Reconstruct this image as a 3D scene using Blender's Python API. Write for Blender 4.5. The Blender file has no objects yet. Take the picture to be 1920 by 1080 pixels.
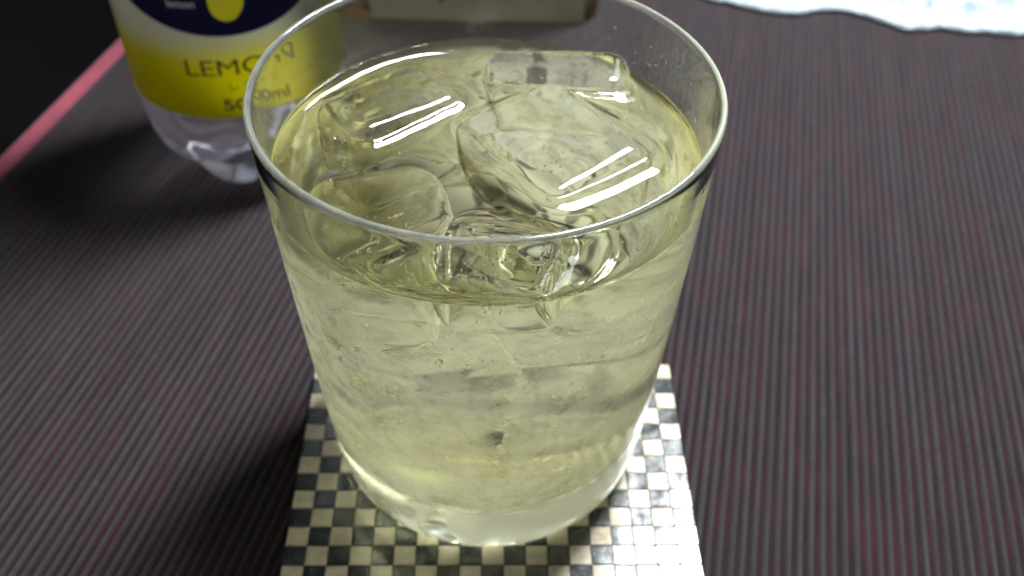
import bpy, bmesh, math, random
from mathutils import Vector, Matrix, noise
from mathutils.bvhtree import BVHTree
R = math.radians
PI = math.pi
random.seed(7)
sc = bpy.context.scene
col = sc.collection

# ------------------------------------------------------------------ camera
cam_d = bpy.data.cameras.new('camera')
cam = bpy.data.objects.new('camera', cam_d)
col.objects.link(cam)
cam.location = (0.0048, -0.160, 0.2096)
cam.rotation_euler = (Matrix.Rotation(R(90 - 44.3), 3, 'X') @ Matrix.Rotation(R(1.1), 3, 'Z')).to_euler()
cam_d.sensor_width = 36.0
cam_d.lens = 34.35
cam_d.clip_start = 0.005
cam_d.clip_end = 50
cam_d.dof.use_dof = True
cam_d.dof.focus_distance = 0.172
cam_d.dof.aperture_fstop = 15.5
sc.camera = cam

# ------------------------------------------------------------------ world, lamp, exposure
w = bpy.data.worlds.new('World')
sc.world = w
w.use_nodes = True
bg = w.node_tree.nodes['Background']
bg.inputs[0].default_value = (0.80, 0.90, 1.0, 1)
bg.inputs[1].default_value = 0.024

ld = bpy.data.lights.new('ceiling_lamp', 'AREA')
ld.shape = 'RECTANGLE'
ld.size = 0.15
ld.size_y = 0.44
ld.energy = 31.0
ld.color = (0.93, 0.98, 1.0)
lamp = bpy.data.objects.new('ceiling_lamp', ld)
col.objects.link(lamp)
lamp.location = (0.235, 0.30, 0.75)
lamp.rotation_euler = (Vector((0, 0, 0.03)) - Vector(lamp.location)).to_track_quat('-Z', 'Y').to_euler()

rd = bpy.data.lights.new('room_lamp', 'AREA')          # second room light, far behind the photographer
rd.shape = 'RECTANGLE'; rd.size = 1.2; rd.size_y = 0.8; rd.energy = 11.0; rd.color = (1.0, 0.98, 0.95)
room = bpy.data.objects.new('room_lamp', rd)
col.objects.link(room)
room.location = (-0.55, -1.75, 0.62)
room.rotation_euler = (Vector((0, 0.05, 0.05)) - Vector(room.location)).to_track_quat('-Z', 'Y').to_euler()

sc.view_settings.view_transform = 'Standard'
sc.view_settings.look = 'None'
sc.view_settings.exposure = 0.18
sc.view_settings.gamma = 1.0
sc.render.engine = 'CYCLES'
cy = sc.cycles
cy.use_denoising = True
cy.denoiser = 'OPENIMAGEDENOISE'
cy.max_bounces = 24
cy.diffuse_bounces = 4
cy.glossy_bounces = 8
cy.transmission_bounces = 22
cy.transparent_max_bounces = 12
cy.caustics_refractive = True
cy.caustics_reflective = True
cy.blur_glossy = 0.4
cy.sample_clamp_indirect = 12.0
cy.sample_clamp_direct = 0

# ------------------------------------------------------------------ helpers
def tag(o, label=None, cat=None, group=None, kind=None):
    if label: o['label'] = label
    if cat: o['category'] = cat
    if group: o['group'] = group
    if kind: o['kind'] = kind
    return o

def empty(name, loc=(0, 0, 0), rz=0):
    o = bpy.data.objects.new(name, None)
    col.objects.link(o)
    o.location = loc
    o.rotation_euler = (0, 0, rz)
    o.empty_display_size = 0.01
    return o

def mesh_obj(name, me, mats, parent=None, smooth=True):
    if not isinstance(mats, (list, tuple)): mats = [mats]
    for m in mats: me.materials.append(m)
    if smooth:
        me.polygons.foreach_set('use_smooth', [True] * len(me.polygons))
    o = bpy.data.objects.new(name, me)
    col.objects.link(o)
    o.parent = parent
    return o

def pyd(name, v, f, mats, parent=None, smooth=True, mi=None):
    me = bpy.data.meshes.new(name)
    me.from_pydata([tuple(p) for p in v], [], f)
    if mi: me.polygons.foreach_set('material_index', mi)
    me.update()
    return mesh_obj(name, me, mats, parent, smooth)

def from_bm(name, bm, mats, parent=None, smooth=True):
    me = bpy.data.meshes.new(name)
    bm.to_mesh(me); bm.free()
    return mesh_obj(name, me, mats, parent, smooth)

def lathe(prof, n, closed_start=True, closed_end=True):
    """prof: list of (r, z); r==0 at the ends makes a pole. returns v, f (outward when profile runs bottom->top on the outside)"""
    v, f, rings = [], [], []
    for r, z in prof:
        if r <= 1e-9:
            rings.append([len(v)]); v.append((0, 0, z))
        else:
            b = len(v); rings.append(list(range(b, b + n)))
            for k in range(n):
                a = 2 * PI * k / n
                v.append((r * math.cos(a), r * math.sin(a), z))
    for A, B in zip(rings[:-1], rings[1:]):
        for k in range(n):
            k2 = (k + 1) % n
            if len(A) == 1 and len(B) == 1: continue
            if len(A) == 1: f.append((A[0], B[k2], B[k]))
            elif len(B) == 1: f.append((A[k], A[k2], B[0]))
            else: f.append((A[k], A[k2], B[k2], B[k]))
    return v, f, rings

def interp(pts, x):
    for (x0, y0), (x1, y1) in zip(pts[:-1], pts[1:]):
        if x <= x1:
            t = (x - x0) / (x1 - x0)
            return y0 + (y1 - y0) * max(0, t)
    return pts[-1][1]

def smst(a, b, x):
    t = min(1, max(0, (x - a) / (b - a)))
    return t * t * (3 - 2 * t)

# node helpers
class NT:
    def __init__(s, name):
        s.m = bpy.data.materials.new(name); s.m.use_nodes = True
        s.t = s.m.node_tree; s.t.nodes.clear()
        s.out = s.t.nodes.new('ShaderNodeOutputMaterial')
    def n(s, typ, **kw):
        nd = s.t.nodes.new('ShaderNode' + typ)
        for k, v in kw.items(): setattr(nd, k, v)
        return nd
    def l(s, a, b): s.t.links.new(a, b)
    def val(s, sock, v):
        if hasattr(v, 'is_output'): s.l(v, sock)
        else: sock.default_value = v
    def math(s, op, a, b=None, c=None, clamp=False):
        nd = s.n('Math', operation=op, use_clamp=clamp)
        s.val(nd.inputs[0], a)
        if b is not None: s.val(nd.inputs[1], b)
        if c is not None: s.val(nd.inputs[2], c)
        return nd.outputs[0]
    def ramp(s, x, a, b, lo=0.0, hi=1.0, smooth=True):
        nd = s.n('MapRange', interpolation_type='SMOOTHSTEP' if smooth else 'LINEAR')
        s.val(nd.inputs[0], x); s.val(nd.inputs[1], a); s.val(nd.inputs[2], b); s.val(nd.inputs[3], lo); s.val(nd.inputs[4], hi)
        return nd.outputs[0]
    def noise(s, vec, scale, detail=3, rough=0.55, dim='3D'):
        nd = s.n('TexNoise', noise_dimensions=dim)
        if vec is not None: s.l(vec, nd.inputs['Vector'])
        nd.inputs['Scale'].default_value = scale; nd.inputs['Detail'].default_value = detail; nd.inputs['Roughness'].default_value = rough
        return nd.outputs[0]
    def mix(s, fac, a, b):
        nd = s.n('Mix', data_type='RGBA')
        s.val(nd.inputs[0], fac); s.val(nd.inputs[6], a); s.val(nd.inputs[7], b)
        return nd.outputs[2]
    def mixs(s, fac, a, b):
        nd = s.n('MixShader'); s.val(nd.inputs[0], fac); s.l(a, nd.inputs[1]); s.l(b, nd.inputs[2])
        return nd.outputs[0]
    def bump(s, h, dist, strength=1.0):
        nd = s.n('Bump'); s.val(nd.inputs['Height'], h)
        nd.inputs['Distance'].default_value = dist; nd.inputs['Strength'].default_value = strength
        return nd.outputs[0]
    def coord(s): return s.n('TexCoord').outputs['Object']
    def mapping(s, vec, scale=(1, 1, 1), loc=None):
        nd = s.n('Mapping'); s.l(vec, nd.inputs[0]); nd.inputs['Scale'].default_value = scale
        if loc is not None: s.l(loc, nd.inputs['Location'])
        return nd.outputs[0]
    def pbr(s, base, rough, normal=None, **kw):
        nd = s.n('BsdfPrincipled')
        s.val(nd.inputs['Base Color'], base); s.val(nd.inputs['Roughness'], rough)
        if normal is not None: s.l(normal, nd.inputs['Normal'])
        for k, v in kw.items(): s.val(nd.inputs[k.replace('_', ' ')], v)
        return nd.outputs[0]
    def glass(s, color, rough, ior, normal=None):
        nd = s.n('BsdfGlass'); s.val(nd.inputs['Color'], color); s.val(nd.inputs['Roughness'], rough); s.val(nd.inputs['IOR'], ior)
        if normal is not None: s.l(normal, nd.inputs['Normal'])
        return nd.outputs[0]
    def done(s, shader):
        s.l(shader, s.out.inputs['Surface']); return s.m

def plain(name, base, rough, **kw):
    t = NT(name); return t.done(t.pbr((*base, 1), rough, **kw))

CT = 0.004           # coaster top above the mat
LV = 0.0868          # liquid level above the coaster top

# ------------------------------------------------------------------ materials
def mat_condensed_glass():
    t = NT('condensed_glass')
    co = t.coord()
    sep = t.n('SeparateXYZ'); t.l(co, sep.inputs[0]); z = sep.outputs[2]
    big = t.noise(t.mapping(co, (1, 1, 1.3)), 42, 3, 0.6)
    mid = t.noise(t.mapping(co, (1, 1, 1.4)), 150, 5, 0.7)
    fine = t.noise(co, 900, 3, 0.6)
    # film of condensation: begins a little below the drink's level, ends above the solid foot
    zz = t.math('ADD', z, t.math('MULTIPLY', t.math('SUBTRACT', big, 0.5), 0.016))
    top = t.ramp(zz, LV - 0.002, LV - 0.028, 0.0, 1.0)
    bot = t.ramp(z, 0.0212, 0.0228, 0.0, 1.0)
    # the solid foot is misted too, wiped in soft patches; a clear line separates it from the drink
    foot = t.math('MULTIPLY', t.ramp(z, 0.0190, 0.0208, 1.0, 0.0), t.ramp(z, 0.0008, 0.0030, 0.0, 1.0))
    foot = t.math('MULTIPLY', foot, t.ramp(t.noise(t.mapping(co, (1, 1, 0.4)), 75, 2, 0.4), 0.42, 0.50, 0.18, 0.85))
    patch = t.ramp(t.math('ADD', t.math('MULTIPLY', mid, 0.75), t.math('MULTIPLY', fine, 0.25)), 0.38, 0.56, 0.55, 1.0)
    vor = t.n('TexVoronoi', feature='F1'); vor.inputs['Scale'].default_value = 150
    wob = t.n('VectorMath', operation='ADD'); t.l(t.mapping(co, (1, 1, 1.25)), wob.inputs[0])
    nv = t.n('TexNoise'); t.l(co, nv.inputs['Vector']); nv.inputs['Scale'].default_value = 420
    sv = t.n('VectorMath', operation='SCALE'); t.l(nv.outputs['Color'], sv.inputs[0]); sv.inputs['Scale'].default_value = 0.0035
    t.l(sv.outputs[0], wob.inputs[1]); t.l(wob.outputs[0], vor.inputs['Vector'])
    sc_ = t.n('SeparateColor'); t.l(vor.outputs['Color'], sc_.inputs[0])
    size = t.math('MULTIPLY', t.ramp(sc_.outputs[0], 0.50, 1.0, 0.0, 0.50, False), t.ramp(z, 0.046, 0.064, 0.0, 1.0))
    spot = t.ramp(t.math('SUBTRACT', vor.outputs['Distance'], size), -0.10, -0.001, 0.30, 1.0)
    dens = t.ramp(big, 0.32, 0.68, 0.66, 1.08)
    cov = t.math('MULTIPLY', t.math('MULTIPLY', t.math('ADD', t.math('MULTIPLY', top, 0.50), 0.47), bot), t.math('MULTIPLY', t.math('MULTIPLY', patch, spot), dens))
    low = t.ramp(z, LV + 0.0005, LV - 0.003, 0.0, 1.0)
    # mist deliberately thinned on the far right side, letting more lamp light in
    side = t.math('ADD', t.math('MULTIPLY', sep.outputs[0], 0.63), t.math('MULTIPLY', sep.outputs[1], 0.78))
    low = t.math('MULTIPLY', low, t.ramp(side, 0.006, 0.034, 1.0, 0.75))
    cov = t.math('MULTIPLY', cov, low, clamp=True)
    cov = t.math('MAXIMUM', cov, foot)
    cov = t.math('MAXIMUM', cov, t.math('MULTIPLY', t.ramp(z, 0.1030, 0.1041, 0.0, 0.34), t.ramp(mid, 0.3, 0.6, 0.6, 1.0)))     # milky lip painted in for the glow of light guided in the rim
    nrm = t.bump(fine, 0.00010, 0.25)
    clear = t.glass((0.985, 0.998, 0.985, 1), 0.0, 1.5)
    fog_r = t.glass((0.99, 1.0, 0.98, 1), 0.22, 1.5, nrm)
    tr = t.n('BsdfTranslucent'); tr.inputs[0].default_value = (0.95, 0.94, 0.88, 1)
    df = t.n('BsdfDiffuse'); df.inputs[0].default_value = (0.82, 0.83, 0.80, 1)
    milk = t.mixs(0.27, tr.outputs[0], df.outputs[0])
    fog = t.mixs(0.63, fog_r, milk)
    return t.done(t.mixs(cov, clear, fog))

def mat_clear(name, color, ior, rough=0.0, bumps=None):
    t = NT(name)
    nrm = None
    if bumps:
        nrm = t.bump(t.noise(t.coord(), bumps[0], 2), bumps[1], bumps[2])
    return t.done(t.glass((*color, 1), rough, ior, nrm))

def mat_ice(name, ior, color, cloud):
    t = NT(name)
    co = t.coord()
    nz = t.noise(co, 70, 2, 0.5)
    nrm = t.bump(t.noise(co, 80, 1), 0.0006, 0.35)
    g = t.glass((*color, 1), 0.0, ior, nrm)
    tr = t.n('BsdfTranslucent'); tr.inputs[0].default_value = (0.9, 0.93, 0.9, 1)
    return t.done(t.mixs(t.ramp(nz, 0.50, 0.80, 0.0, cloud), g, tr.outputs[0]))

def mat_shell(name, light):
    t = NT(name)
    co = t.coord()
    rnd = t.n('ObjectInfo').outputs['Random']
    off = t.n('CombineXYZ'); t.l(t.math('MULTIPLY', rnd, 7.0), off.inputs[0]); t.l(t.math('MULTIPLY', rnd, 3.1), off.inputs[1])
    v = t.mapping(co, (1, 1, 1), off.outputs[0])
    n1 = t.noise(v, 260, 4, 0.6)
    n2 = t.noise(v, 900, 2, 0.6)
    if light:
        a = t.mix(t.ramp(n1, 0.3, 0.72), (0.25, 0.205, 0.135, 1), (0.40, 0.36, 0.28, 1))
        b = t.mix(t.math('MULTIPLY', rnd, 0.45), a, (0.29, 0.265, 0.22, 1))
        b = t.mix(t.ramp(n2, 0.62, 0.74, 0, 0.3), b, (0.32, 0.25, 0.15, 1))
    else:
        b = t.mix(t.ramp(n1, 0.35, 0.75), (0.007, 0.010, 0.012, 1), (0.022, 0.027, 0.026, 1))
        b = t.mix(t.math('MULTIPLY', t.ramp(n2, 0.55, 0.72), 0.35), b, (0.07, 0.08, 0.075, 1))
    nrm = t.bump(t.noise(v, 330, 3, 0.6), 0.00012, 0.4)
    r = t.ramp(n1, 0.3, 0.7, 0.14, 0.26)
    return t.done(t.pbr(b, r, nrm, Specular_IOR_Level=0.6, Coat_Weight=0.25, Coat_Roughness=0.14))

def mat_rib():
    t = NT('grey_cord')
    co = t.coord()
    rnd = t.n('ObjectInfo').outputs['Random']
    off = t.n('CombineXYZ'); t.l(t.math('MULTIPLY', rnd, 31.0), off.inputs[0])
    v = t.mapping(co, (1, 1, 1), off.outputs[0])
    long = t.noise(t.mapping(v, (1, 0.16, 1)), 160, 3, 0.6)
    fib = t.noise(t.mapping(v, (1, 0.45, 1)), 1500, 3, 0.65)
    c = t.mix(t.ramp(long, 0.3, 0.72), (0.0105, 0.0098, 0.0100, 1), (0.0182, 0.0180, 0.0180, 1))
    hsv = t.n('HueSaturation'); t.l(c, hsv.inputs['Color']); t.val(hsv.inputs['Value'], t.ramp(rnd, 0, 1, 0.86, 1.12, False)); c = hsv.outputs[0]
    slub = t.noise(t.mapping(v, (1, 0.4, 1)), 520, 3, 0.7)
    c = t.mix(t.ramp(slub, 0.50, 0.66, 0, 0.75), c, (0.012, 0.008, 0.010, 1))
    c = t.mix(t.math('MULTIPLY', t.ramp(fib, 0.35, 0.65), 0.5), c, (0.018, 0.013, 0.015, 1))
    c = t.mix(t.ramp(t.noise(v, 420, 2), 0.68, 0.76, 0, 0.6), c, (0.048, 0.048, 0.045, 1))
    wav = t.n('TexWave', wave_type='BANDS', bands_direction='Y'); t.l(v, wav.inputs[0])
    wav.inputs['Scale'].default_value = 330; wav.inputs['Distortion'].default_value = 2.0
    h = t.math('ADD', t.math('MULTIPLY', fib, 0.8), t.math('MULTIPLY', wav.outputs[1], 0.4))
    return t.done(t.pbr(c, 0.9, t.bump(h, 0.0004, 0.6), Sheen_Weight=0.09, Sheen_Tint=(0.85, 0.82, 1.0, 1), Specular_IOR_Level=0.15))

def mat_weft():
    t = NT('burgundy_weft')
    co = t.coord()
    v = t.mapping(co, (1, 0.22, 1))
    a = t.noise(v, 210, 4, 0.65)
    b = t.noise(t.mapping(co, (1, 0.35, 1)), 47, 3, 0.6)
    c = t.mix(t.ramp(a, 0.34, 0.68), (0.0055, 0.0034, 0.0042, 1), (0.0155, 0.0044, 0.0066, 1))
    c = t.mix(t.ramp(b, 0.42, 0.7, 0, 0.55), c, (0.0068, 0.0050, 0.0062, 1))
    return t.done(t.pbr(c, 0.95, t.bump(t.noise(co, 1700, 2), 0.0004, 0.5), Sheen_Weight=0.06, Specular_IOR_Level=0.1))

def mat_hem():
    t = NT('pink_hem')
    co = t.coord()
    n = t.noise(t.mapping(co, (1, 0.5, 1)), 240, 4, 0.6)
    c = t.mix(t.ramp(n, 0.3, 0.7), (0.095, 0.0042, 0.016, 1), (0.155, 0.0095, 0.030, 1))
    return t.done(t.pbr(c, 0.85, t.bump(t.noise(co, 1300, 2), 0.0004, 0.5), Sheen_Weight=0.2))

def mat_table():
    t = NT('black_table_lacquer')
    co = t.coord()
    n = t.noise(co, 5, 4, 0.6)
    c = t.mix(n, (0.0006, 0.0007, 0.0009, 1), (0.002, 0.0022, 0.0021, 1))
    return t.done(t.pbr(c, t.ramp(n, 0.3, 0.7, 0.28, 0.45), None, Specular_IOR_Level=0.06))

def mat_label():
    # printed film: yellow at the foot fading to pale, navy oval emblem above; flat print only
    t = NT('printed_label')
    co = t.coord()
    sep = t.n('SeparateXYZ'); t.l(co, sep.inputs[0])
    ang = t.math('ARCTAN2', sep.outputs[0], t.math('MULTIPLY', sep.outputs[1], -1.0))     # 0 on the front
    arc = t.math('MULTIPLY', ang, 0.034)
    z = sep.outputs[2]
    c = t.mix(t.ramp(z, 0.0515, 0.0635), (0.64, 0.60, 0.004, 1), (0.58, 0.58, 0.46, 1))
    ex = t.math('DIVIDE', arc, 0.046); ez = t.math('DIVIDE', t.math('SUBTRACT', z, 0.0958), 0.0335)
    d = t.math('ADD', t.math('POWER', t.math('ABSOLUTE', ex), 2.0), t.math('POWER', t.math('ABSOLUTE', ez), 2.0))
    c = t.mix(t.ramp(d, 0.985, 1.0, 1, 0), c, (0.012, 0.012, 0.060, 1))
    p = t.pbr(c, 0.35, None, Specular_IOR_Level=0.35)
    tr = t.n('BsdfTranslucent'); t.l(c, tr.inputs[0])
    return t.done(t.mixs(0.5, p, tr.outputs[0]))

def mat_sheet():
    t = NT('white_sheet')
    co = t.coord()
    n = t.noise(co, 130, 4, 0.65)
    return t.done(t.pbr((0.21, 0.25, 0.285, 1), 0.28, t.bump(n, 0.005, 0.8), Subsurface_Weight=0.0))

def mat_pet():
    t = NT('clear_bottle_plastic')
    nrm = t.bump(t.noise(t.coord(), 60, 2), 0.0006, 0.25)
    g = t.glass((0.985, 0.985, 1.0, 1), 0.0, 1.36, nrm)
    tr = t.n('BsdfTranslucent'); tr.inputs[0].default_value = (0.80, 0.78, 0.95, 1)
    return t.done(t.mixs(0.075, g, tr.outputs[0]))      # lavender translucency mixed in to imitate the glow inside the clear bottle

M = dict(
    glass=mat_condensed_glass(),
    liq_top=plain('drink_surface', (0.996, 0.978, 0.765), 0.0, IOR=1.34, Transmission_Weight=1.0),
    liq_side=mat_clear('drink_against_glass', (0.997, 0.984, 0.79), 1.34 / 1.5),
    ice_top=mat_ice('ice_above_drink', 1.31, (0.99, 0.995, 0.99), 0.14),
    ice_sub=mat_ice('ice_in_drink', 0.948, (0.99, 0.99, 0.97), 0.14),
    bubble=mat_clear('gas_bubble', (1, 1, 1), 1 / 1.34),
    drop=mat_clear('water_drop', (1, 1, 1), 1.33),
    white_shell=mat_shell('pale_shell', True),
    dark_shell=mat_shell('dark_shell', False),
    grout=plain('black_resin', (0.012, 0.012, 0.012), 0.4),
    rib=mat_rib(), weft=mat_weft(), hem=mat_hem(), table=mat_table(),
    label=mat_label(), sheet=mat_sheet(),
    pet=mat_pet(),
    ink=plain('black_ink', (0.012, 0.014, 0.006), 0.5),
    ink_white=plain('pale_ink', (0.42, 0.42, 0.46), 0.5),
    ink_lemon=plain('lemon_ink', (0.55, 0.52, 0.004), 0.45),
    cap=plain('white_cap', (0.75, 0.75, 0.75), 0.4),
    amber=mat_clear('amber_bottle_glass', (0.80, 0.45, 0.14), 1.45),
    cream=plain('cream_paper', (0.27, 0.24, 0.18), 0.6),
    gold=plain('gold_cap', (0.55, 0.38, 0.10), 0.35, Metallic=1.0),
)

# ------------------------------------------------------------------ table
bm = bmesh.new(); bmesh.ops.create_cube(bm, size=1.0)
for v in bm.verts: v.co = Vector((v.co.x * 2.4, v.co.y * 1.8 + 0.45, v.co.z * 0.03 - 0.015 - 0.0030))
tb = from_bm('table', bm, M['table'], None, False); tag(tb, kind='structure')

# ------------------------------------------------------------------ ribbed mat
ALPHA = R(12.0)
mat = empty('ribbed_mat', (0, 0, 0), -ALPHA)
tag(mat, 'dark burgundy and grey ribbed cloth mat with a bright pink hem', 'mat')
U0, U1, V0, V1 = -0.1900, 0.335, -0.19, 0.50
def boxmesh(name, x0, x1, y0, y1, z0, z1, m, parent, bev=0.0, segs=1):
    bm = bmesh.new(); bmesh.ops.create_cube(bm, size=1.0)
    for v in bm.verts:
        v.co = Vector((x0 + (v.co.x + .5) * (x1 - x0), y0 + (v.co.y + .5) * (y1 - y0), z0 + (v.co.z + .5) * (z1 - z0)))
    if bev: bmesh.ops.bevel(bm, geom=bm.edges[:], offset=bev, segments=segs, affect='EDGES', profile=0.5)
    return from_bm(name, bm, m, parent, False)
boxmesh('weave', U0, U1, V0, V1, -0.0028, -0.00060, M['weft'], mat)
PITCH = 0.0027
rib_meshes = []
for q in range(5):
    v, f = [], []
    nl, nc = 21, 4
    for i in range(nl):
        y = V0 + (V1 - V0) * i / (nl - 1)
        ox = 0.00030 * noise.noise(Vector((q * 9.1, i * 1.3, 0)))
        ww = 0.00066 * (1 + 0.18 * noise.noise(Vector((q * 5.3, i * 1.7, 4))))
        for k in range(nc + 1):
            a = PI * k / nc
            v.append((ox - ww * math.cos(a), y, -0.00075 + 0.00075 * math.sin(a)))
    for i in range(nl - 1):
        for k in range(nc):
            a = i * (nc + 1) + k
            f.append((a, a + nc + 1, a + nc + 2, a + 1))
    me = bpy.data.meshes.new('rib'); me.from_pydata(v, [], [tuple(reversed(x)) for x in f]); me.materials.append(M['rib'])
    me.polygons.foreach_set('use_smooth', [True] * len(me.polygons))
    rib_meshes.append(me)
nr = int((U1 - U0) / PITCH)
for i in range(nr):
    o = bpy.data.objects.new('rib', rib_meshes[random.randrange(5)])
    col.objects.link(o); o.parent = mat
    o.location = (U0 + (i + 0.5) * PITCH + random.uniform(-.00012, .00012), 0, random.uniform(-.00008, .00004))
boxmesh('hem', U0 - 0.0062, U0 + 0.0005, V0, V1, -0.0030, 0.0004, M['hem'], mat, 0.0009, 2)

# ------------------------------------------------------------------ coaster of shell tiles
NC = 19
CELL = 0.0982 / NC
coaster = empty('coaster', (0.0012, -0.0290, 0), R(1.4))
tag(coaster, 'square coaster checkered with cream and black shell tiles under the tumbler', 'coaster')
boxmesh('base', -0.0492, 0.0492, -0.0492, 0.0492, 0.0, CT - 0.00045, M['grout'], coaster, 0.0006, 2)
def tile_mesh(j):
    rr = random.Random(j)
    h = CELL / 2 - 0.00007
    bm = bmesh.new()
    pts = [Vector((sx * h + rr.uniform(-.00007, .00004) * sx, sy * h + rr.uniform(-.00007, .00004) * sy, 0)) for sx, sy in ((-1, -1), (1, -1), (1, 1), (-1, 1))]
    lo = [bm.verts.new((p.x, p.y, -0.0006)) for p in pts]
    md = [bm.verts.new((p.x, p.y, -0.00014)) for p in pts]
    s = 1 - 0.00016 / h
    tp = [bm.verts.new((p.x * s, p.y * s, rr.uniform(-.00002, .00001))) for p in pts]
    for a, b in ((lo, md), (md, tp)):
        for k in range(4): bm.faces.new((a[k], a[(k + 1) % 4], b[(k + 1) % 4], b[k]))
    bm.faces.new(tp); bm.faces.new(list(reversed(lo)))
    me = bpy.data.meshes.new('tile'); bm.to_mesh(me); bm.free()
    return me
tms = {}
for lt in (0, 1):
    for j in range(5):
        me = tile_mesh(j + 10 * lt); me.materials.append(M['white_shell'] if lt else M['dark_shell']); tms[lt, j] = me
bmr = bmesh.new()
front_mi = []
for iy in range(NC):
    for ix in range(NC):
        x = (ix - (NC - 1) / 2) * CELL; y = (iy - (NC - 1) / 2) * CELL
        # back row (iy = NC-1) starts light at both corners
        light = (ix + (NC - 1 - iy)) % 2 == 0
        if iy >= 4:
            o = bpy.data.objects.new('tile', tms[int(light), random.randrange(5)])
            col.objects.link(o); o.parent = coaster
            o.location = (x, y, CT - random.uniform(0, .00005)); o.rotation_euler = (R(random.uniform(-.6, .6)), R(random.uniform(-.6, .6)), R(random.uniform(-.8, .8)))
        else:
            n0 = len(bmr.faces)
            bmr.from_mesh(tms[int(light), random.randrange(5)])
            bmr.verts.ensure_lookup_table(); bmr.faces.ensure_lookup_table()
            nf = len(bmr.faces) - n0
            for vv in bmr.verts[-12:]: vv.co += Vector((x, y, CT - 0.00002))
            front_mi += [int(light)] * nf
for fc, m_ in zip(bmr.faces, front_mi): fc.material_index = m_
tag(from_bm('front_tiles', bmr, [M['dark_shell'], M['white_shell']], coaster, False), kind='stuff')

# ------------------------------------------------------------------ tumbler
OUT = [(0.0, 0.0376), (0.004, 0.0385), (0.010, 0.0391), (0.020, 0.0399), (0.040, 0.0413), (0.070, 0.0432), (0.1045, 0.0452)]
HR = 0.1045
WALL = [(0.0, 0.0026), (0.02, 0.0024), (0.05, 0.0020), (0.085, 0.0017), (0.1045, 0.0014), (0.2, 0.0014)]
def r_out(z): return interp(OUT, z)
def r_in(z): return r_out(z) - interp(WALL, z)
FLOOR = 0.0192
NT_ = 240
MEN = 0.0024
GX, GY = -0.0007, -0.0013
glass = empty('tumbler', (GX, GY, CT + 0.0002))
tag(glass, 'clear rocks tumbler fogged with condensation, holding iced yellow drink on the coaster', 'glass')
prof = [(0, 0.0062), (0.008, 0.0060), (0.016, 0.0052), (0.023, 0.0038), (0.0280, 0.0020), (0.0308, 0.0006), (0.0322, 0.0), (0.0334, 0.0), (0.0348, 0.0003), (0.0362, 0.0010), (0.0373, 0.0021), (0.0380, 0.0038)]
z = 0.006
while z < HR - 0.0012:
    prof.append((r_out(z), z)); z += 0.002
# smooth the polyline kinks of the outline a little
for _ in range(6):
    q = prof[:]
    for i in range(12, len(prof) - 1):
        prof[i] = ((q[i - 1][0] + 2 * q[i][0] + q[i + 1][0]) / 4, q[i][1])
zt = HR - 0.0009
ro, ri = r_out(zt), r_in(zt); rc, rr_ = (ro + ri) / 2, (ro - ri) / 2
for k in range(0, 9):
    a = PI * k / 8
    prof.append((rc + rr_ * math.cos(a), zt + 0.0009 * math.sin(a)))
z = HR - 0.0025
ZM = LV + MEN
while z > ZM + 0.0006:
    prof.append((r_in(z), z)); z -= 0.0015
prof.append((r_in(ZM), ZM))
v, f, _ = lathe(prof, NT_)
body = pyd('body', v, f, M['glass'], glass)

# ------------------------------------------------------------------ ice
def ice_mesh(size, rad, seed, nz, dents, res=16):
    h = Vector(size) / 2
    bm = bmesh.new()
    bmesh.ops.create_cube(bm, size=2.0)
    bmesh.ops.subdivide_edges(bm, edges=bm.edges[:], cuts=res, use_grid_fill=True)
    so = Vector((seed * 3.7, seed * 1.3, seed * 2.1))
    for v in bm.verts:
        p = Vector((math.copysign(abs(c) ** 0.8, c) * hh for c, hh in zip(v.co, h)))
        inn = Vector((max(-(hh - rad), min(hh - rad, c)) for c, hh in zip(p, h)))
        d = p - inn
        n = d.normalized() if d.length > 1e-9 else Vector((0, 0, 1))
        p = inn + n * rad
        p += n * nz * noise.noise(p * 75 + so) + n * nz * 0.35 * noise.noise(p * 210 + so)
        # top face dished by melting
        if dents:
            q = max(0, 1 - (p.x / h.x) ** 2) * max(0, 1 - (p.y / h.y) ** 2)
            if n.z > 0.6: p.z -= dents * q
        v.co = p
    return bm

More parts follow.
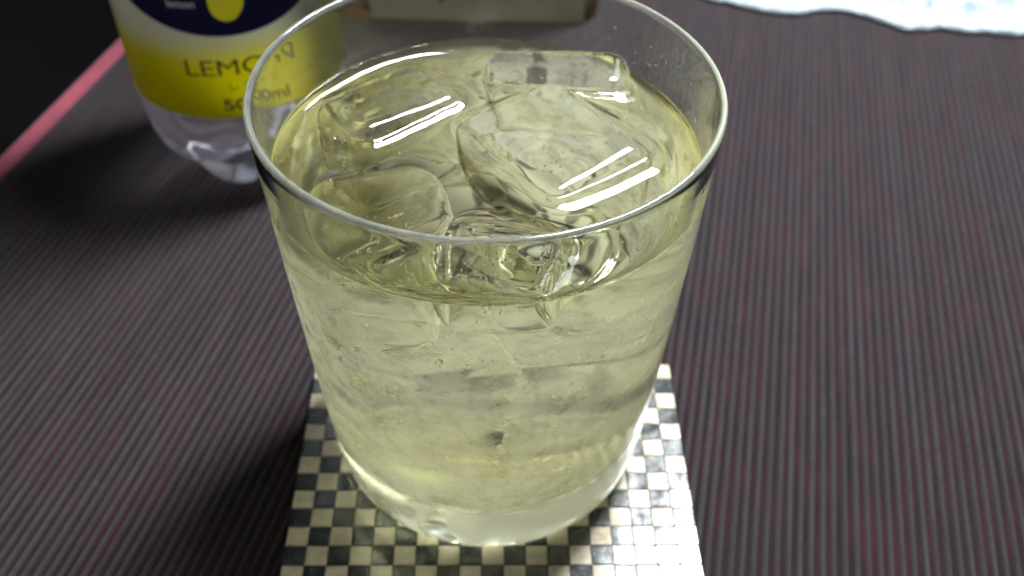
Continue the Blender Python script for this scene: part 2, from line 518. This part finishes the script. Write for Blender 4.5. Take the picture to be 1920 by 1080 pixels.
ices = []     # (object, bvh in tumbler space)
WL = LV + 0.0011
def add_ice(size, rad, loc, rot, seed, label, nz=0.0007, dents=0.0, exposed=True, res=16):
    bm = ice_mesh(size, rad, seed, nz, dents, res)
    m = Matrix.Translation(Vector(loc)) @ Matrix.Rotation(R(rot[2]), 4, 'Z') @ Matrix.Rotation(R(rot[1]), 4, 'Y') @ Matrix.Rotation(R(rot[0]), 4, 'X')
    bm.transform(m)
    # keep the ice inside the tumbler wall
    for v in bm.verts:
        r = math.hypot(v.co.x, v.co.y); lim = r_in(max(0.0, v.co.z)) - 0.0007
        if r > lim:
            s = lim / r; v.co.x *= s; v.co.y *= s
    if exposed:
        g = bm.verts[:] + bm.edges[:] + bm.faces[:]
        bmesh.ops.bisect_plane(bm, geom=g, dist=1e-6, plane_co=(0, 0, WL), plane_no=(0, 0, 1))
        for fc in bm.faces: fc.material_index = 0 if fc.calc_center_median().z > WL else 1
    else:
        for fc in bm.faces: fc.material_index = 1
    bmesh.ops.recalc_face_normals(bm, faces=bm.faces[:])
    bvh = BVHTree.FromBMesh(bm)
    base = Vector((loc[0], loc[1], loc[2]))
    bm.transform(Matrix.Translation(-base))
    o = from_bm('ice_cube', bm, [M['ice_top'], M['ice_sub']])
    o.location = base + Vector((GX, GY, CT + 0.0002))
    tag(o, label, 'ice', 'ice cubes in the drink')
    ices.append((o, bvh, exposed))
    rq = random.Random(seed)
    cb = bmesh.new()
    for _ in range(34):
        p = Vector((rq.gauss(0, size[0] * .13), rq.gauss(0, size[1] * .13), rq.gauss(-size[2] * .05, size[2] * .15)))
        mm = Matrix.Translation(p) @ Matrix.Rotation(rq.uniform(0, 6.3), 4, 'X') @ Matrix.Scale(rq.uniform(1, 3.5), 4, (0, 0, 1))
        bmesh.ops.create_icosphere(cb, subdivisions=1, radius=rq.uniform(0.0001, 0.0004), matrix=mm)
    tag(from_bm('trapped_bubbles', cb, M['bubble'], o), kind='stuff')
    return o
def inside(bvh, p):
    hit = bvh.find_nearest(p)
    if hit[0] is None: return 1.0
    d = (p - hit[0])
    return -d.length if d.dot(hit[1]) < 0 else d.length      # signed distance

add_ice((0.028, 0.034, 0.030), 0.0048, (0.0136, 0.0058, LV - 0.0118), (2, -3, 38), 1, 'large clear ice cube with a hollow top, floating alone towards the right wall', nz=0.0004)
add_ice((0.028, 0.019, 0.029), 0.0040, (-0.0208, 0.0158, LV - 0.0118), (-6, 4, 41), 2, 'clear ice cube at the back wall near the lemon bottle', nz=0.0005)
add_ice((0.027, 0.024, 0.027), 0.0075, (-0.0205, -0.0150, LV - 0.0128), (2, 3, 20), 3, 'rounded half melted ice cube at the front wall by the small broken chip', nz=0.0008)
add_ice((0.032, 0.013, 0.030), 0.0034, (0.0155, 0.0320, LV - 0.0104), (14, -2, -4), 4, 'narrow slab of ice standing highest against the back wall', nz=0.0004)
add_ice((0.020, 0.013, 0.012), 0.0020, (0.004, -0.0290, LV - 0.0044), (14, -10, -18), 5, 'small jagged ice chip at the front wall of the tumbler', nz=0.0016, res=18)
add_ice((0.030, 0.028, 0.026), 0.0042, (-0.012, -0.010, 0.043), (24, 14, 28), 6, 'sunken ice cube seen through the fogged front of the tumbler', exposed=False)
add_ice((0.029, 0.026, 0.028), 0.0042, (0.015, -0.003, 0.034), (-18, 22, 62), 7, 'sunken ice cube resting lowest in the drink, right of its twin', exposed=False)

# ------------------------------------------------------------------ the drink
drink = empty('drink', (GX, GY, CT + 0.0002))
tag(drink, 'pale yellow sparkling drink filling the tumbler around the ice', 'drink')
NRAD = 120
v, f, mi = [], [], []
rw = r_in(ZM)
keep = []
def surf_z(x, y, r):
    z = LV + MEN * math.exp(-max(0, rw - r) / 0.0017)
    z += 0.00022 * noise.noise(Vector((x * 70, y * 70, 1.7))) + 0.00010 * noise.noise(Vector((x * 230, y * 230, 5.1)))
    men = 0.0
    p = Vector((x, y, LV))
    for o, b, ex in ices:
        if not ex: continue
        d = inside(b, p)
        men = max(men, 0.0018 * math.exp(-max(0.0, d) / 0.0026))
    return max(z, LV + men) if r < rw - 1e-6 else LV + MEN
v.append((0, 0, surf_z(0, 0, 0)))
for i in range(1, NRAD + 1):
    r = rw * (i / NRAD) ** 0.8
    for k in range(NT_):
        a = 2 * PI * k / NT_
        x, y = r * math.cos(a), r * math.sin(a)
        v.append((x, y, surf_z(x, y, r)))
deep = []
for p in v:
    deep.append(min(inside(b, Vector(p)) for o, b, ex in ices if ex) < -0.00045)
def vid(i, k): return 0 if i == 0 else 1 + (i - 1) * NT_ + (k % NT_)
for i in range(NRAD):
    for k in range(NT_):
        fc = (0, vid(1, k), vid(1, k + 1)) if i == 0 else (vid(i, k), vid(i + 1, k), vid(i + 1, k + 1), vid(i, k + 1))
        if all(deep[j] for j in fc): continue
        f.append(fc); mi.append(0)
last = [vid(NRAD, k) for k in range(NT_)]
zs = []
z = ZM - 0.0012
while z > FLOOR + 0.0045: zs.append((r_in(z), z)); z -= 0.002
rb = r_in(FLOOR + 0.004)
for k in range(1, 8):
    a = (PI / 2) * k / 7
    zs.append((rb - 0.003 * (1 - math.cos(a)), FLOOR + 0.004 - 0.004 * math.sin(a) * 0.93))
zf = zs[-1][1]; rf = zs[-1][0]
for k in (0.85, 0.65, 0.4, 0.2): zs.append((rf * k, zf - 0.0005 * (1 - k)))
for r, z in zs:
    b = len(v); ring = list(range(b, b + NT_))
    for k in range(NT_):
        a = 2 * PI * k / NT_
        v.append((r * math.cos(a), r * math.sin(a), z))
    for k in range(NT_):
        f.append((last[k], ring[k], ring[(k + 1) % NT_], last[(k + 1) % NT_])); mi.append(1)
    last = ring
v.append((0, 0, zf - 0.0005))
for k in range(NT_): f.append((last[k], len(v) - 1, last[(k + 1) % NT_])); mi.append(1)
pyd('liquid', v, f, [M['liq_top'], M['liq_side']], drink, True, mi)

# gas bubbles: clusters clinging to ice and wall, joined
def spheres(name, pts, m, parent, sub=1):
    bm = bmesh.new()
    for p, r in pts:
        bmesh.ops.create_icosphere(bm, subdivisions=sub, radius=r, matrix=Matrix.Translation(p))
    o = from_bm(name, bm, m, parent)
    return tag(o, kind='stuff')
pts = []
rg = random.Random(3)
def cluster(a, z, n, da, dz, r0=0.00018, r1=0.00055, inset=0.0009):
    for _ in range(n):
        aa = a + rg.gauss(0, da); zz = z + rg.gauss(0, dz)
        zz = min(LV - 0.002, max(FLOOR + 0.004, zz))
        rad = rg.uniform(r0, r1) * rg.uniform(0.6, 1)
        rr = r_in(zz) - rad - inset * rg.uniform(0.05, 1)
        pts.append((Vector((rr * math.cos(aa), rr * math.sin(aa), zz)), rad))
F_ = -PI / 2
cluster(F_ - 0.42, 0.058, 26, 0.07, 0.0018)
cluster(F_ - 0.30, 0.050, 14, 0.05, 0.0012)
cluster(F_ + 0.06, 0.043, 24, 0.03, 0.0014)
cluster(F_ - 0.05, 0.070, 18, 0.25, 0.0025, 0.00012, 0.0004)
cluster(F_ + 0.05, 0.034, 30, 0.25, 0.004, 0.0001, 0.0003)
cluster(F_ + 0.35, 0.066, 16, 0.12, 0.004, 0.00012, 0.0004)
cluster(F_ + 0.0, 0.05, 60, 0.6, 0.016, 0.0001, 0.00032)
spheres('bubbles', pts, M['bubble'], drink)
# small clear domes added at the drink's surface by the ice, for sparkling highlights
pts = []
for cx_, cy_, n_b, sp in ((-0.030, 0.004, 9, 0.004), (-0.024, 0.008, 8, 0.004), (-0.014, 0.018, 7, 0.003), (-0.037, -0.002, 4, 0.002), (-0.012, -0.027, 12, 0.005), (0.010, -0.032, 10, 0.004), (-0.004, -0.033, 9, 0.004), (-0.026, -0.012, 5, 0.004)):
    for _ in range(n_b):
        x_, y_ = rg.gauss(cx_, sp), rg.gauss(cy_, sp * 0.6)
        r_ = math.hypot(x_, y_)
        if r_ > rw - 0.001: continue
        hit = None
        for o_, b_, ex_ in ices:
            if not ex_: continue
            h_ = b_.ray_cast(Vector((x_, y_, LV + 0.02)), Vector((0, 0, -1)))
            if h_[0] is not None and (hit is None or h_[0].z > hit): hit = h_[0].z
        zz = max(surf_z(x_, y_, r_), hit if hit is not None else 0)
        rad = rg.uniform(0.00025, 0.0008) * rg.uniform(0.5, 1)
        pts.append((Vector((x_, y_, zz - rad * 0.55)), rad))
spheres('sparkle_domes', pts, M['drop'], drink, 2)
# beads of condensed water clinging to the outside of the tumbler
pts = []
def beads(a, z, n, da, dz, r0, r1):
    for _ in range(n):
        aa = a + rg.gauss(0, da); zz = min(LV - 0.001, max(0.02, z + rg.gauss(0, dz)))
        rad = 2.5 * (r0 + (r1 - r0) * rg.random() ** 2.5)
        rr = r_out(zz) - rad * 0.35
        pts.append((Vector((rr * math.cos(aa), rr * math.sin(aa), zz)), rad))
beads(F_ - 0.40, 0.0600, 26, 0.06, 0.0016, 0.00012, 0.00042)
beads(F_ - 0.27, 0.0520, 14, 0.05, 0.0010, 0.00012, 0.00036)
beads(F_ + 0.07, 0.0500, 30, 0.025, 0.0014, 0.00014, 0.00050)
beads(F_ - 0.10, 0.0740, 22, 0.22, 0.0016, 0.00010, 0.00026)
beads(F_ + 0.02, 0.0450, 40, 0.20, 0.0030, 0.00008, 0.00020)
beads(F_ - 0.62, 0.0450, 10, 0.03, 0.003, 0.00012, 0.00034)
beads(F_, 0.055, 90, 0.55, 0.016, 0.00008, 0.00020)
spheres('condensation_beads', pts, M['drop'], glass, 2)
# droplets clinging to the inner wall above the drink
pts = []
for _ in range(70):
    a = rg.choice([R(38), R(20), R(-35), F_ + 0.35, F_ - 0.6]) + rg.gauss(0, 0.16); zz = rg.uniform(LV + 0.004, HR - 0.0025)
    rad = rg.uniform(0.00012, 0.00034)
    rr = r_in(zz) - rad * 0.55
    pts.append((Vector((rr * math.cos(a), rr * math.sin(a), zz)), rad))
spheres('droplets', pts, M['drop'], glass, 2)

# ------------------------------------------------------------------ lemon water bottle
BX, BY = -0.0880, 0.1255
face = math.atan2(cam.location.y - BY, cam.location.x - BX) + PI / 2
bottle = empty('plastic_bottle', (BX, BY, 0.0004), face)
tag(bottle, 'clear plastic bottle with a yellow lemon label and lobed foot', 'bottle')
BR = 0.0338
NB = 160
v, f, rings = [], [], []
v.append((0, 0, 0.0062)); rings.append([0])
rl = [0.004, 0.008, 0.012, 0.016, 0.0185, 0.0205, 0.0225, 0.0245, 0.0263, 0.028, 0.0295, 0.031, 0.0322, 0.0331, BR]
zl = [0.0060, 0.0050, 0.0034, 0.0013, 0.0003, 0.0, 0.0006, 0.0020, 0.0040, 0.0064, 0.0094, 0.0135, 0.0185, 0.0245, 0.032]
lobe_off = -0.33
for r_, z_ in zip(rl, zl):
    b = len(v); rings.append(list(range(b, b + NB)))
    for k in range(NB):
        a = 2 * PI * k / NB
        c = (0.5 + 0.5 * math.cos(5 * (a + PI / 2 - lobe_off)))        # 1 on a foot, 0 in a valley
        val = (1 - c) ** 2.2
        dz = 0.0105 * val * smst(0.006, 0.019, r_) * (1 - smst(0.0255, 0.0335, r_))
        dr = -0.0016 * val * smst(0.017, 0.027, r_) * (1 - smst(0.0305, 0.0338, r_))
        v.append(((r_ + dr) * math.cos(a), (r_ + dr) * math.sin(a), z_ + dz))
for z_, r_ in ((0.036, BR), (0.06, BR), (0.09, BR), (0.125, BR), (0.133, 0.0333), (0.142, 0.0317), (0.152, 0.0288), (0.164, 0.0238), (0.176, 0.0180), (0.186, 0.0138), (0.194, 0.0122), (0.206, 0.0120)):
    b = len(v); rings.append(list(range(b, b + NB)))
    for k in range(NB):
        a = 2 * PI * k / NB
        v.append((r_ * math.cos(a), r_ * math.sin(a), z_))
v.append((0, 0, 0.206)); rings.append([len(v) - 1])
for A, B in zip(rings[:-1], rings[1:]):
    for k in range(NB):
        k2 = (k + 1) % NB
        if len(A) == 1: f.append((A[0], B[k2], B[k]))
        elif len(B) == 1: f.append((A[k], A[k2], B[0]))
        else: f.append((A[k], A[k2], B[k2], B[k]))
pyd('body', v, f, M['pet'], bottle)
LR = BR + 0.00022
LZ0, LZ1 = 0.0345, 0.122
v, f = [], []
NL = 110
LA0, LA1 = -PI / 2 - R(140), -PI / 2 + R(128)
for r_, z_ in ((LR - 0.0001, LZ0), (LR, LZ0), (LR, LZ1), (LR - 0.0001, LZ1)):
    for k in range(NL + 1):
        a = LA0 + (LA1 - LA0) * k / NL
        v.append((r_ * math.cos(a), r_ * math.sin(a), z_))
n1 = NL + 1
for j in range(4):
    for k in range(NL):
        f.append((j * n1 + k, j * n1 + k + 1, ((j + 1) % 4) * n1 + k + 1, ((j + 1) % 4) * n1 + k))
f.append((0, n1, 2 * n1, 3 * n1)); f.append((NL, 3 * n1 + NL, 2 * n1 + NL, n1 + NL))
lab = pyd('label', v, f, M['label'], bottle, False)
for p in lab.data.polygons: p.use_smooth = abs(p.normal.z) < 0.5
v, f, _ = lathe([(0, 0.203), (0.0142, 0.203), (0.0146, 0.2036), (0.0146, 0.219), (0.0138, 0.2202), (0, 0.2204)], 64)
pyd('cap', v, f, M['cap'], bottle)

def wrap_text(txt, size, width, arc0, z0, m, parent, radius, extra=0.00012, bold=0.0, spacing=1.0):
    cu = bpy.data.curves.new('txt', 'FONT'); cu.body = txt; cu.size = size; cu.align_x = 'CENTER'; cu.space_character = spacing
    cu.offset = bold; cu.resolution_u = 4
    to = bpy.data.objects.new('txt', cu); col.objects.link(to)
    dg = bpy.context.evaluated_depsgraph_get(); dg.update()
    me = bpy.data.meshes.new_from_object(to.evaluated_get(dg))
    bpy.data.objects.remove(to)
    bm = bmesh.new(); bm.from_mesh(me)
    if not bm.verts: bm.free(); return None
    xs = [q.co.x for q in bm.verts]; sx = width / max(1e-6, (max(xs) - min(xs))); mid = (max(xs) + min(xs)) / 2
    bmesh.ops.triangulate(bm, faces=bm.faces[:])
    x_ = min(xs)
    while x_ < max(xs):
        bmesh.ops.bisect_plane(bm, geom=bm.verts[:] + bm.edges[:] + bm.faces[:], dist=1e-7, plane_co=(x_, 0, 0), plane_no=(1, 0, 0))
        x_ += 0.0006 / sx
    for q in bm.verts:
        a = ((q.co.x - mid) * sx + arc0) / radius - PI / 2
        q.co = Vector(((radius + extra) * math.cos(a), (radius + extra) * math.sin(a), z0 + q.co.y))
    return from_bm('lettering', bm, m, parent, False)
wrap_text('LEMON', 0.0076, 0.0310, -0.0005, 0.0496, M['ink'], lab, LR)
wrap_text('\u30ec \u30e2 \u30f3', 0.0034, 0.0120, 0.0020, 0.0442, M['ink'], lab, LR)
wrap_text('500ml', 0.0056, 0.0180, 0.0020, 0.0374, M['ink'], lab, LR, bold=0.00010)
wrap_text('Sparkling Water', 0.0040, 0.0190, -0.0175, 0.0785, M['ink_white'], lab, LR)
wrap_text('lemon', 0.0036, 0.0080, -0.0130, 0.0718, M['ink_white'], lab, LR)
wrap_text('Flavor', 0.0042, 0.0105, 0.0120, 0.0740, M['ink_white'], lab, LR)
# lemon emblem disc on the oval
v, f = [(0, 0, 0)], []
nd = 40
for q in range(1, 9):
    for k in range(nd):
        a = 2 * PI * k / nd
        v.append((0.0050 * q / 8 * math.cos(a) * (1 + 0.05 * math.cos(3 * a)), 0, 0.0064 * q / 8 * math.sin(a)))
for k in range(nd): f.append((0, 1 + k, 1 + (k + 1) % nd))
for q in range(7):
    for k in range(nd): f.append((1 + q * nd + k, 1 + (q + 1) * nd + k, 1 + (q + 1) * nd + (k + 1) % nd, 1 + q * nd + (k + 1) % nd))
vv = []
for x, y, z in v:
    aa = (x - 0.0005) / LR - PI / 2
    vv.append(((LR + 0.00012) * math.cos(aa), (LR + 0.00012) * math.sin(aa), z + 0.0735))
pyd('lemon_emblem', vv, f, M['ink_lemon'], lab, False)

# ------------------------------------------------------------------ amber whisky bottle behind
wb = empty('amber_bottle', (-0.0117, 0.2435, 0.0004))
tag(wb, 'broad amber glass bottle with a cream label, standing behind the tumbler', 'bottle')
def slab_ring(hx, hy, rc, n=10):
    out = []
    for cx, cy, a0 in ((1, 1, 0), (-1, 1, PI / 2), (-1, -1, PI), (1, -1, 1.5 * PI)):
        for k in range(n + 1):
            a = a0 + (PI / 2) * k / n
            out.append((cx * (hx - rc) + rc * math.cos(a), cy * (hy - rc) + rc * math.sin(a)))
    return out
secs = [(0.0, 0.048, 0.026, 0.008), (0.0003, 0.0505, 0.0293, 0.009), (0.0012, 0.0517, 0.02995, 0.010), (0.006, 0.052, 0.030, 0.010), (0.06, 0.052, 0.030, 0.010), (0.130, 0.052, 0.030, 0.010), (0.145, 0.048, 0.029, 0.014), (0.158, 0.036, 0.025, 0.020), (0.168, 0.022, 0.019, 0.0185), (0.178, 0.0155, 0.0155, 0.0153), (0.215, 0.0145, 0.0145, 0.0143)]
v, f = [], []
n_ = 44
for z_, hx, hy, rc in secs:
    for x, y in slab_ring(hx, hy, rc): v.append((x, y, z_))
for i in range(len(secs) - 1):
    for k in range(n_):
        f.append((i * n_ + k, i * n_ + (k + 1) % n_, (i + 1) * n_ + (k + 1) % n_, (i + 1) * n_ + k))
f.append(tuple(reversed(range(n_)))); f.append(tuple((len(secs) - 1) * n_ + k for k in range(n_)))
pyd('body', v, f, M['amber'], wb)
v, f, _ = lathe([(0, 0.205), (0.0162, 0.205), (0.0166, 0.2056), (0.0166, 0.229), (0.0158, 0.230), (0, 0.2302)], 48)
pyd('cap', v, f, M['gold'], wb)
pl = boxmesh('label', -0.0455, 0.0455, -0.03045, -0.03012, 0.0003, 0.105, M['cream'], wb)
for x0, z0, w_, h_ in ((-0.0165, 0.0085, 0.0022, 0.012), (-0.003, 0.010, 0.0016, 0.009), (0.010, 0.0105, 0.0030, 0.0018), (-0.028, 0.0115, 0.0026, 0.0016)):
    boxmesh('print_mark', x0, x0 + w_, -0.03055, -0.03047, z0, z0 + h_, M['ink'], pl)

# ------------------------------------------------------------------ rumpled white sheet, back right
NX, NY = 90, 46
edge = [(0.062, 0.2550), (0.0716, 0.2493), (0.0916, 0.2378), (0.1135, 0.2283), (0.1269, 0.226), (0.1348, 0.231), (0.1487, 0.2306), (0.1624, 0.2209), (0.1698, 0.2145), (0.1842, 0.2173), (0.1925, 0.2149), (0.2056, 0.2136), (0.2187, 0.2124), (0.26, 0.207), (0.33, 0.199)]
v, f = [], []
def shz(x, y, d):
    n = noise.fractal(Vector((x * 55, y * 60, 2.0)), 1.0, 2.0, 3)
    fold = abs(noise.noise(Vector((x * 40 + 3, y * 62, 7.0))))
    return 0.0024 + (0.006 * n + 0.013 * fold) * smst(0, 0.016, d)
for lay in (0, 1):
    for j in range(NY):
        for i in range(NX):
            x = 0.062 + (0.33 - 0.062) * i / (NX - 1)
            y0 = interp(edge, x) + 0.0012 * noise.noise(Vector((x * 170, 0, 0)))
            d = 0.17 * (j / (NY - 1)) ** 1.4
            zt = max(0.0014, shz(x, y0 + d, d)) if lay == 0 else 0.0
            zt = zt if lay == 0 else max(0.0006, shz(x, y0 + d, d) - 0.0016)
            if j == 0: zt = 0.0013 if lay == 0 else 0.0006
            v.append((x, y0 + d, zt))
def sid(l, i, j): return l * NX * NY + j * NX + i
for j in range(NY - 1):
    for i in range(NX - 1):
        f.append((sid(0, i, j), sid(0, i + 1, j), sid(0, i + 1, j + 1), sid(0, i, j + 1)))
        f.append((sid(1, i, j), sid(1, i, j + 1), sid(1, i + 1, j + 1), sid(1, i + 1, j)))
for i in range(NX - 1):
    f.append((sid(0, i, 0), sid(1, i, 0), sid(1, i + 1, 0), sid(0, i + 1, 0)))
    f.append((sid(0, i, NY - 1), sid(0, i + 1, NY - 1), sid(1, i + 1, NY - 1), sid(1, i, NY - 1)))
for j in range(NY - 1):
    f.append((sid(0, 0, j), sid(0, 0, j + 1), sid(1, 0, j + 1), sid(1, 0, j)))
    f.append((sid(0, NX - 1, j), sid(1, NX - 1, j), sid(1, NX - 1, j + 1), sid(0, NX - 1, j + 1)))
sh = pyd('white_sheet', v, f, M['sheet'])
tag(sh, 'rumpled white sheet with a wavy edge lying on the ribbed mat', 'sheet')
